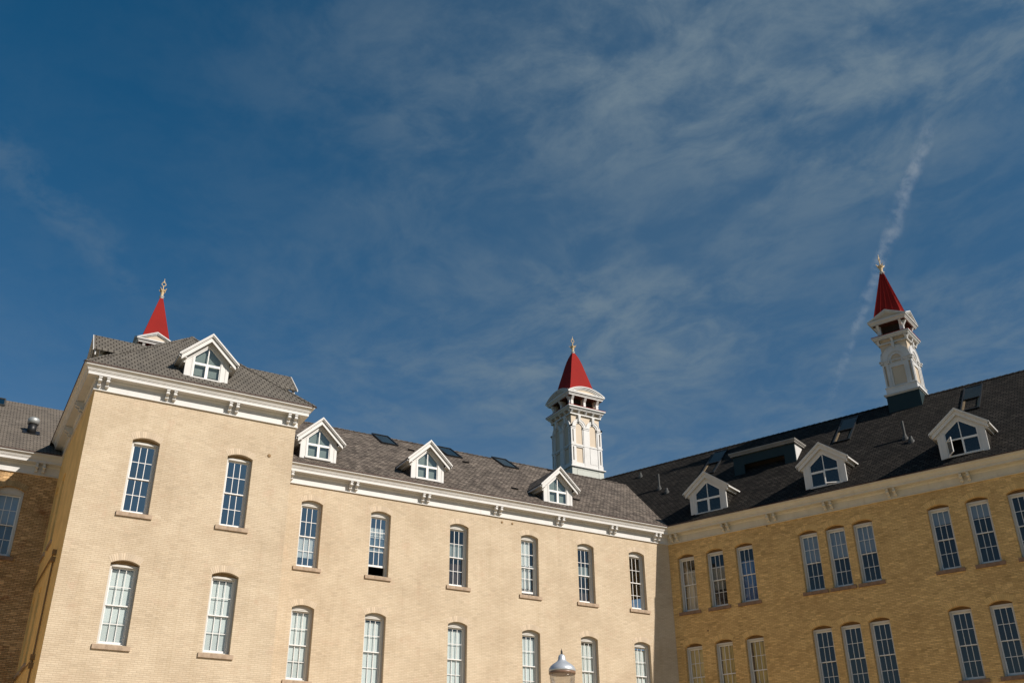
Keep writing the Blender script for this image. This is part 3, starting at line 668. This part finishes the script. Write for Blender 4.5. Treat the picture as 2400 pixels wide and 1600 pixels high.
# ================================================================== wing behind on the far left
DY = 44.3; DX = -14.; DW = AX-DX
far = thing('brown_brick_wing', 'brown weathered brick wing set back behind the left side of the pavilion, grey shingle roof', 'building', (DX, DY, 0))
OPD = [(.995-DX, 1.0, H(10.9), H(13.64), .15)]
w = MB(); facade(w, 0, DW, 0, ZB-.02, OPD); w.build('wall', M['brown'], far)
w = MB(); w.face([(0, 0, 0), (0, 13, 0), (0, 13, ZB), (0, 0, ZB)]); w.face([(0, 13, 0), (DW+8, 13, 0), (DW+8, 13, ZB), (0, 13, ZB)]); w.build('rear_wall', M['brown'], far, fixn=False)
w = MB(); w.box(.4, DW, 2.4, 12, .1, ZB-.9); w.build('interior_wall', M['dark'], far)
pathD = [(0, 0), (DW, 0)]
c = MB(); sweep(c, pathD, 0, 1, ZB, PROF); c.build('cornice', M['white'], far)
c = MB(); sweep(c, pathD, 0, 1, ZB, EDGE); c.build('roof_edge', M['drip'], far)
brackets(far, [2.22-DX, 2.50-DX, -.9-DX, -.62-DX], ZB)
rf = MB(); PD = 4.87/7.26; run = 7.26; yr = -e+run; hz = zt+run*PD
rf.face([(-.4, -e, zt), (DW+6, -e, zt), (DW+6, yr, hz), (-.4, yr, hz)]); rf.face([(-.4, yr, hz), (DW+6, yr, hz), (DW+6, yr+run, zt), (-.4, yr+run, zt)])
rf.build('roof', M['slateD'], far)
window(far, .995-DX, H(10.9), 1.0, H(13.64)-H(10.9), rise=.15, kind='dark', vous='vousB', sill='stoneD', head=.16)
put('blind', blind_mesh(.9, 1.15, M['blueblind'], False), [o for o in far.children if o.name.startswith('window')][0], (.05, REV+.26, 1.42))
skylight(far, (.18-DX, -e+6.05, zt+6.05*PD), .62, 1.3, math.atan(PD), fm='lead')
v = MB(); v.box(-.36, .36, -.3, .3, -.02, .03)
vent = put('roof_vent', v.mesh('roof_vent', M['black']), far, (1.80-DX, -e+2.55, zt+2.55*PD)); vent.rotation_euler.x = math.atan(PD)
v = MB(); v.sm = True; v.lathe([(.19, -.1), (.19, .42), (.17, .42)], 20); v.build('stack', M['black'], vent).rotation_euler.x = -math.atan(PD)
v = MB(); v.sm = True; v.lathe([(.24, .40), (.245, .62), (.2, .68), (.1, .71), (0, .72)], 20); v.build('cap', M['galv'], vent).rotation_euler.x = -math.atan(PD)

# ================================================================== cupolas
def four(mb, fn):
    for k in range(4):
        c, s = round(math.cos(k*math.pi/2)), round(math.sin(k*math.pi/2))
        mb.xf = lambda p, c=c, s=s: (c*p[0]-s*p[1], s*p[0]+c*p[1], p[2]); fn(k)
    mb.xf = None
def each(fn, name, mat, root):
    for k in range(4):
        t = MB(); fn(t); t.build(name, mat, root, (0, 0, 0), k*math.pi/2)
def ring(mb, cx, cz, r0, r1, y0, y1, n=18):
    a = [(cx-r1*math.cos(math.pi*k/n), cz+r1*math.sin(math.pi*k/n)) for k in range(n+1)]
    b = [(cx-r0*math.cos(math.pi*k/n), cz+r0*math.sin(math.pi*k/n)) for k in range(n+1)]
    mb.strip(a, b, 'y', y0, y1)
def sq(mb, h, z0, z1, h1=None):
    h1 = h1 or h; q = lambda a, z: [(-a, -a, z), (a, -a, z), (a, a, z), (-a, a, z)]; mb.hexa(q(h, z0), q(h1, z1))
def finial(root, z, ringrz):
    f = MB(); f.sm = False; f.lathe([(.10, z-.12), (.13, z-.06), (.10, z-.03), (.14, z), (.15, z+.035), (.11, z+.06)], 12); f.build('finial_collar', M['white'], root)
    f = MB(); f.lathe([(.075, z+.06), (.085, z+.2), (.11, z+.34), (.16, z+.46), (.12, z+.47), (.02, z+.36)], 12)
    for k in range(4):
        a = k*math.pi/2+math.pi/4; d = Vector((math.cos(a), math.sin(a), 0)); t = Vector((-d.y, d.x, 0)); o = Vector((0, 0, z))
        f.hexa([o+d*.10+t*.06+Vector((0, 0, .38)), o+d*.10-t*.06+Vector((0, 0, .38)), o+d*.15-t*.06+Vector((0, 0, .36)), o+d*.15+t*.06+Vector((0, 0, .36))],
               [o+d*.25+t*.008+Vector((0, 0, .55)), o+d*.25-t*.008+Vector((0, 0, .55)), o+d*.27-t*.008+Vector((0, 0, .54)), o+d*.27+t*.008+Vector((0, 0, .54))])
    f.tube([(0, 0, z+.36), (0, 0, z+.78)], .03, 8)
    Rr = .115; ca, sa = math.cos(ringrz), math.sin(ringrz)
    f.tube([(ca*Rr*math.cos(t_), sa*Rr*math.cos(t_), z+.88+Rr*math.sin(t_)) for t_ in [2*math.pi*k/20 for k in range(21)]], .025, 8)
    f.tube([(0, 0, z+.98), (0, 0, z+1.08), (0, 0, z+1.28)], [.035, .025, .006], 8)
    f.tube([(-.07*ca, -.07*sa, z+1.05), (.07*ca, .07*sa, z+1.05)], .014, 6)
    f.build('finial', M['gold'], root)
def cupola_small(loc, rz, label, basem, ribs, ringrz, zbase):
    r = thing('roof_cupola', label, 'cupola', (loc[0], loc[1], 0), rz, 'cupolas on the roofs')
    z = lambda v: v+EYE
    b = MB(); sq(b, .86, z(zbase), z(21.55)); b.build('base', M[basem], r)
    b = MB(); sq(b, .90, z(21.55), z(21.60)); sq(b, .96, z(21.60), z(21.66)); sq(b, .93, z(21.66), z(21.70), .84); b.build('base_moulding', M['white'], r)
    b = MB(); sq(b, .82, z(21.70), z(22.02)); sq(b, .85, z(22.02), z(22.06)); b.build('plinth', M['white'], r)
    b = MB(); sq(b, .70, z(22.06), z(24.95)); b.build('body', M['tan'], r)
    def side(t):
        y = -.78
        for s in (-1, 1):
            a, c = sorted((s*.781, s*.71)); t.box(a, c, y, -.70, z(22.06), z(23.45))
            a, c = sorted((s*.60, s*.45)); t.box(a, c, y, -.70, z(22.06), z(23.45))
            a, c = sorted((s*.71, s*.60)); t.box(a, c, y, -.70, z(22.06), z(22.16)); t.box(a, c, y, -.70, z(23.33), z(23.45))
            a, c = sorted((s*.86, s*.36)); t.box(a, c, y-.03, -.70, z(23.45), z(23.56)); a, c = sorted((s*.90, s*.34)); t.box(a, c, y-.06, -.70, z(23.56), z(23.64))
            a, c = sorted((s*.449, s*.34)); t.box(a, c, y+.03, -.70, z(22.06), z(23.45))
            a, c = sorted((s*.34, s*.25)); t.box(a, c, y+.035, -.70, z(23.40), z(23.66))
        t.box(-.34, .34, y+.03, -.70, z(22.06), z(22.14)); t.box(-.34, .34, y+.03, -.70, z(23.20), z(23.40)); t.box(-.34, .34, y+.015, -.70, z(23.40), z(23.44))
        t.box(-.25, .25, y+.05, -.70, z(23.58), z(23.64))
        ring(t, 0, z(23.65), .27, .40, y+.03, -.70); ring(t, 0, z(23.65), .40, .44, y+.005, -.70); ring(t, 0, z(23.65), .44, .72, y-.012, -.70); ring(t, 0, z(23.65), .72, .77, y-.03, -.70)
    each(side, 'arcade_trim', M['white'], r)
    def key(t):
        y = -.78
        t.hexa([(-.06, y-.06, z(24.28)), (.06, y-.06, z(24.28)), (.06, y, z(24.28)), (-.06, y, z(24.28))], [(-.09, y-.10, z(24.62)), (.09, y-.10, z(24.62)), (.09, y, z(24.62)), (-.09, y, z(24.62))])
    each(key, 'keystone', M['white'], r)
    for x in (-.74, 0, .74):
        def fb(t, x=x): y = -.78; t.hexa([(x-.06, y-.02, z(24.66)), (x+.06, y-.02, z(24.66)), (x+.06, y+.1, z(24.66)), (x-.06, y+.1, z(24.66))], [(x-.06, y-.12, z(24.86)), (x+.06, y-.12, z(24.86)), (x+.06, y+.1, z(24.86)), (x-.06, y+.1, z(24.86))])
        each(fb, 'frieze_bracket', M['white'], r)
    c = MB(); sq(c, .80, z(24.60), z(24.66)); sq(c, .92, z(24.87), z(24.91)); sq(c, .94, z(24.91), z(24.98), .98); sq(c, 1.01, z(24.98), z(25.06)); c.build('cornice', M['white'], r)
    c = MB(); sq(c, 1.03, z(25.06), z(25.085)); sq(c, 1.02, z(25.085), z(25.10), .9); c.build('skirt_roof', M['red'], r)
    c = MB(); sq(c, .45, z(25.12), z(25.8)); c.build('belfry_core', M['dark'], r)
    for k in range(4):
        for s in (-1, 1):
            c = MB(); a, b_ = sorted((s*.70, s*.52)); c.box(a, b_, -.72, -.50, z(25.10), z(25.55))
            c.hexa([(a+.02, -.73, z(25.5)), (b_-.02, -.73, z(25.5)), (b_-.02, -.5, z(25.5)), (a+.02, -.5, z(25.5))], [(a+.02, -.90, z(25.78)), (b_-.02, -.90, z(25.78)), (b_-.02, -.5, z(25.78)), (a+.02, -.5, z(25.78))])
            c.build('belfry_bracket', M['white'], r, rz=k*math.pi/2)
    c = MB(); sq(c, .86, z(25.79), z(25.80)); c.build('belfry_ceiling', M['drip'], r)
    c = MB(); sq(c, .94, z(25.80), z(25.87)); sq(c, .97, z(25.87), z(25.95), 1.02); sq(c, 1.05, z(25.95), z(26.03)); c.build('pediment_cornice', M['white'], r)
    c = MB()
    def ped(k):
        for (o, y0, y1) in ((.0, -1.06, -.4), (.07, -1.02, -.4), (.13, -.97, -.4)):
            w_ = 1.06-o*1.3; zt_ = 26.53-o
            if o == 0: band = .07
            elif o == .07: band = .065
            else: band = .06
            for s in (-1, 1):
                q = [(0, z(26.55-o)), (s*(1.07-o), z(26.035)), (s*(1.07-o-band*2.1), z(26.035)), (0, z(26.55-o-band))]
                c.extr(q if s > 0 else q[::-1], 'y', y0, y1)
    four(c, ped); c.build('pediment', M['white'], r)
    c = MB()
    def tym(k): c.extr([(-.80, z(26.034)), (.80, z(26.034)), (0, z(26.40))], 'y', -.93, -.3)
    four(c, tym); c.build('tympanum', M['tan'], r)
    c = MB(); sq(c, .80, z(26.04), z(26.52), .70); sq(c, .70, z(26.52), z(29.32), .075); c.build('spire', M['red'], r)
    if ribs:
        c = MB()
        def rib(k):
            for a in (-1, -.5, 0, .5, 1):
                lo_, hi = Vector((a*.70, -.70, z(26.45))), Vector((a*.075, -.075, z(29.32))); n = Vector((0, -1, .22)).normalized(); w_ = Vector((.014, 0, 0))
                c.hexa([lo_-w_, lo_+w_, lo_+w_+n*.035, lo_-w_+n*.035], [hi-w_*.5, hi+w_*.5, hi+w_*.5+n*.03, hi-w_*.5+n*.03])
        four(c, rib); c.build('standing_seam', M['red'], r)
    finial(r, z(29.36), ringrz)
    return r
def wpt(s, off):      # point of the shaded wing, off metres behind its eave
    iw = Vector((.9272, .3746)); ec = Vector((32.092, 39.58)); base = Vector(CO)+CU*s
    d = off - (base-ec).dot(iw); return base+iw*d
pR = wpt(11.89, 6.56)
cupola_small((pR.x, pR.y), CRZ, 'small white cupola with ribbed dark red spire on the shaded wing ridge', 'teal', True, R(90), 19.5)
cupola_small((7.28, 53.98), 0., 'white cupola behind the pavilion roof, only its red spire and pediment showing', 'teal', False, 0., 18.)

def cupola_big(loc):
    r = thing('roof_cupola', 'large white cupola with bell shaped red spire, paired arches and curved pediments', 'cupola', (loc[0], loc[1], 0), 0., 'cupolas on the roofs')
    z = lambda v: v+EYE; B = 1.19
    b = MB(); sq(b, 1.22, z(18.), z(22.10))
    def pan(k):
        for a in ((-.85, .85, 22.0, 22.02), (-.85, -.83, 21.2, 22.0), (.83, .85, 21.2, 22.0)): b.box(a[0], a[1], -1.235, -1.22, z(a[2]), z(a[3]))
    four(b, pan); b.build('base', M['green'], r)
    b = MB(); sq(b, 1.24, z(22.10), z(22.14)); sq(b, 1.33, z(22.14), z(22.21)); sq(b, 1.29, z(22.21), z(22.25), 1.2); b.build('base_moulding', M['white'], r)
    b = MB(); sq(b, 1.10, z(22.25), z(26.2)); b.build('body', M['tan'], r)
    def side(t):
        y, yi = -B, -1.10
        t.box(-B-.02, -.86, y-.03, yi, z(22.25), z(22.5)); t.box(.86, B+.02, y-.03, yi, z(22.25), z(22.5)); t.box(-.86, .86, y+.005, yi, z(22.25), z(22.5)); t.box(-.21, .21, y-.015, y+.005, z(22.25), z(22.5))
        for s in (-1, 1):
            for z0, z1 in ((22.5, 23.64), (23.78, 24.84)):
                a, c = sorted((s*(B+.001), s*1.09)); t.box(a, c, y, yi, z(z0), z(z1)); a, c = sorted((s*1.0, s*.87)); t.box(a, c, y, yi, z(z0), z(z1))
                a, c = sorted((s*1.09, s*1.0)); t.box(a, c, y, yi, z(z0), z(z0+.10)); t.box(a, c, y, yi, z(z1-.10), z(z1))
            a, c = sorted((s*(B+.02), s*.855)); t.box(a, c, y-.025, yi, z(24.84), z(24.94)); a, c = sorted((s*(B+.06), s*.83)); t.box(a, c, y-.06, yi, z(24.94), z(25.03))
            a, c = sorted((s*.869, s*.80)); t.box(a, c, y+.035, yi, z(22.5), z(25.0)); a, c = sorted((s*.28, s*.215)); t.box(a, c, y+.035, yi, z(22.5), z(25.0))
            a, c = sorted((s*.80, s*.28)); t.box(a, c, y+.038, yi, z(23.64), z(23.78)); t.box(a, c, y+.02, yi, z(23.56), z(23.62))
            cx = s*.54
            ring(t, cx, z(25.0), .26, .36, y+.035, yi); ring(t, cx, z(25.0), .36, .50, y-.0, yi); ring(t, cx, z(25.0), .50, .535, y-.025, yi)
            t.hexa([(cx-.06, y-.07, z(25.32)), (cx+.06, y-.07, z(25.32)), (cx+.06, yi, z(25.32)), (cx-.06, yi, z(25.32))], [(cx-.10, y-.11, z(25.78)), (cx+.10, y-.11, z(25.78)), (cx+.10, yi, z(25.78)), (cx-.10, yi, z(25.78))])
        t.box(-.21, .21, y+.002, yi, z(22.5), z(24.84)); t.box(-.235, .235, y-.02, yi, z(24.84), z(24.94)); t.box(-.26, .26, y-.05, yi, z(24.94), z(25.03))
        t.box(-B-.03, B+.03, y-.028, yi, z(25.82), z(25.90)); t.box(-.859, .859, y-.012, yi, z(23.645), z(23.70))
        for s in (-1, 1): a, c = sorted((s*(B+.02), s*.86)); t.box(a, c, y-.03, yi, z(23.64), z(23.76))
        for x in (-1.12, -.56, 0, .56, 1.12): t.hexa([(x-.06, y-.03, z(25.92)), (x+.06, y-.03, z(25.92)), (x+.06, yi, z(25.92)), (x-.06, yi, z(25.92))], [(x-.06, y-.19, z(26.13)), (x+.06, y-.19, z(26.13)), (x+.06, yi, z(26.13)), (x-.06, yi, z(26.13))])
    each(side, 'arcade_trim', M['white'], r)
    d = MB(); d.box(.26, .82, -B+.012, -1.10, z(22.52), z(23.62)); tag(d.build('access_panel', M['white'], r), label='plain white access panel')
    c = MB(); sq(c, 1.34, z(26.13), z(26.18)); sq(c, 1.36, z(26.18), z(26.27), 1.42); sq(c, 1.46, z(26.27), z(26.36)); c.build('cornice', M['white'], r)
    c = MB(); sq(c, 1.48, z(26.36), z(26.385)); sq(c, 1.47, z(26.385), z(26.40), 1.3); c.build('skirt_roof', M['red'], r)
    c = MB(); sq(c, .80, z(26.40), z(27.2)); c.build('belfry_core', M['dark'], r)
    for k in range(4):
        c = MB(); c.box(-1.04, -.82, -1.04, -.82, z(26.40), z(27.12)); c.build('belfry_post', M['cream'], r, rz=k*math.pi/2)
        c = MB(); c.box(-.10, .10, -1.035, -.82, z(26.40), z(27.12)); c.box(-.82, .82, -.84, -.82, z(26.4), z(26.62)); c.build('belfry_sill', M['cream'], r, rz=k*math.pi/2)
        for x in (-.99, 0, .99):
            c = MB(); c.box(x-.085, x+.085, -1.15, -1.041, z(26.42), z(26.85))
            c.hexa([(x-.085, -1.15, z(26.85)), (x+.085, -1.15, z(26.85)), (x+.085, -1.03, z(26.85)), (x-.085, -1.03, z(26.85))], [(x-.085, -1.33, z(27.12)), (x+.085, -1.33, z(27.12)), (x+.085, -1.03, z(27.12)), (x-.085, -1.03, z(27.12))])
            c.build('belfry_bracket', M['white'], r, rz=k*math.pi/2)
    c = MB(); sq(c, 1.25, z(27.12), z(27.14)); c.build('belfry_ceiling', M['drip'], r)
    c = MB(); sq(c, 1.35, z(27.14), z(27.22)); sq(c, 1.38, z(27.22), z(27.31), 1.43); sq(c, 1.46, z(27.31), z(27.40)); c.build('pediment_cornice', M['white'], r)
    c = MB(); tt = MB()
    def seg(W_, hgt, n=20): return [(p[0]-W_, p[1]) for p in arc(2*W_, z(27.40), hgt, n)]
    def ped(k):
        for (W0, h0, W1, h1, y0) in ((1.47, .46, 1.34, .40, -1.475), (1.34, .395, 1.18, .33, -1.43), (1.17, .325, 1.0, .26, -1.38)):
            c.strip(seg(W0, h0), seg(W1, h1), 'y', y0, -.5)
    four(c, ped); c.build('pediment', M['white'], r)
    four(tt, lambda k: tt.strip(seg(.99, .255), [(p[0], z(27.401)) for p in seg(.99, .255)], 'y', -1.34, -.4)); tt.build('tympanum', M['tan'], r)
    c = MB(); prof = [(1.16, 27.41), (1.06, 27.75), (.90, 28.15), (.82, 28.45), (.73, 28.85), (.63, 29.25), (.535, 29.65), (.44, 30.05), (.345, 30.40), (.25, 30.68), (.15, 30.92), (.07, 31.08)]
    for (h0, z0), (h1, z1) in zip(prof, prof[1:]): sq(c, h0, z(z0), z(z1), h1)
    c.build('spire', M['red'], r)
    finial(r, z(31.12), 0.)
cupola_big((34.40, 51.22))

# ================================================================== street lamp
lp = thing('street_lamp', 'acorn street lamp with grey metal cap and spike, standing before the brick wall', 'street lamp', (8.67, 13.57, -.055))
c = MB(); c.sm = True; c.lathe([(.24, 0), (.24, .06), (.19, .12), (.17, .5), (.11, .62), (.085, .75), (.07, 1.2), (.06, 3.1), (.075, 3.2), (.075, 3.3), (.10, 3.36), (.13, 3.46), (.13, 3.5)], 24); c.build('pole', M['black'], lp)
c = MB(); c.sm = True; c.lathe([(.11, 3.50), (.135, 3.60), (.165, 3.80), (.186, 4.0), (.197, 4.12), (.20, 4.17)], 32)
gmat, N, L, o = material('clear prismatic globe')
tr = N('ShaderNodeBsdfTransparent'); tr.inputs[0].default_value = (.97, .955, .93, 1); gl_ = N('ShaderNodeBsdfGlossy'); gl_.inputs['Roughness'].default_value = .08; df = N('ShaderNodeBsdfTranslucent'); df.inputs[0].default_value = (.86, .80, .74, 1)
wv_ = N('ShaderNodeTexWave', wave_type='BANDS', inp={'Scale': 14.}); fr = N('ShaderNodeFresnel'); fr.inputs[0].default_value = 1.5
mx1 = N('ShaderNodeMixShader'); mx1.inputs[0].default_value = .30; L(tr.outputs[0], mx1.inputs[1]); L(df.outputs[0], mx1.inputs[2])
mx2 = N('ShaderNodeMixShader'); L(mt(N, L, 'MULTIPLY', fr.outputs[0], .6, clamp=True), mx2.inputs[0]); L(mx1.outputs[0], mx2.inputs[1]); L(gl_.outputs[0], mx2.inputs[2]); L(mx2.outputs[0], o.inputs[0])
c.build('globe', gmat, lp)
c = MB(); c.sm = True; c.lathe([(.06, 3.52), (.06, 3.75), (.045, 3.78), (.045, 3.95), (.02, 4.0)], 16); c.build('lamp_holder', M['cream'], lp)
c = MB(); c.sm = True; c.lathe([(.198, 4.165), (.208, 4.17), (.210, 4.20), (.205, 4.205)], 32); c.build('rim', plain('brown bronze rim', (.20, .12, .08), .4, .4, .1, 5.), lp)
c = MB(); c.sm = True; c.lathe([(.207, 4.206), (.212, 4.22), (.210, 4.245), (.19, 4.28), (.15, 4.315), (.105, 4.345), (.075, 4.365), (.062, 4.39), (.056, 4.43), (.045, 4.455), (.02, 4.47), (0, 4.472)], 32); c.build('cap', plain('brushed grey metal', (.50, .52, .55), .38, .4, .08, 9., metal=.45), lp)
c = MB(); c.sm = True; c.lathe([(.012, 4.46), (.02, 4.475), (.012, 4.49), (.018, 4.505), (.008, 4.53), (.0, 4.565)], 12); c.build('spike', M['black'], lp)

# ================================================================== contrail
def ray(x, y, d):
    v = cr_*((x-1200)/2316.5) - cu_*((y-800)/2316.5) + cf_; return v.normalized()*d + Vector((0, 0, EYE))
A_, B_ = ray(2185, 275, 1500), ray(1920, 1010, 1900)
LEN = (B_-A_).length
c = MB(); c.sm = True; c.lathe([(0.1, 0), (30, 5), (34, LEN*.1), (30, LEN*.4), (22, LEN*.75), (16, LEN-5), (.1, LEN)], 20)
cm, N, L, o = material('contrail ice'); tcn = N('ShaderNodeTexCoord'); sp = N('ShaderNodeSeparateXYZ'); L(tcn.outputs['Object'], sp.inputs[0])
t_ = mt(N, L, 'DIVIDE', sp.outputs[2], LEN)
nw = N('ShaderNodeTexNoise', inp={'Scale': .012, 'Detail': 2.}); L(tcn.outputs['Object'], nw.inputs['Vector'])
wv = vm(N, L, 'SCALE', vm(N, L, 'SUBTRACT', nw.outputs['Color'], (.5, .5, .5))); wv.node.inputs['Scale'].default_value = 26.
pp_ = vm(N, L, 'ADD', tcn.outputs['Object'], wv)
rl = vm(N, L, 'LENGTH', vm(N, L, 'MULTIPLY', pp_, (1, 1, 0)), out=1)
rad = mt(N, L, 'MULTIPLY_ADD', t_, -8., 17.)
fall = sstep(N, L, mt(N, L, 'DIVIDE', rl, rad), 1.0, .15)
nz = N('ShaderNodeTexNoise', inp={'Scale': .042, 'Detail': 7., 'Roughness': .64}); L(pp_, nz.inputs['Vector'])
cl_ = sstep(N, L, nz.outputs[0], .41, .66)
ends = mt(N, L, 'MULTIPLY', sstep(N, L, t_, .0, .07, .3, 1.), sstep(N, L, t_, 1.0, .35, .0, 1.))
dn = mt(N, L, 'MULTIPLY', mt(N, L, 'MULTIPLY', fall, cl_), mt(N, L, 'MULTIPLY', ends, .021))
vs = N('ShaderNodeVolumeScatter'); vs.inputs['Color'].default_value = (.95, .97, 1, 1); L(dn, vs.inputs['Density']); L(vs.outputs[0], o.inputs['Volume'])
cm.cycles.volume_step_rate = .06
cto = c.build('contrail', cm, None, A_); cto.rotation_euler = (B_-A_).to_track_quat('Z', 'Y').to_euler()
tag(cto, label='thin feathery white contrail rising behind the ribbed spire', category='contrail')
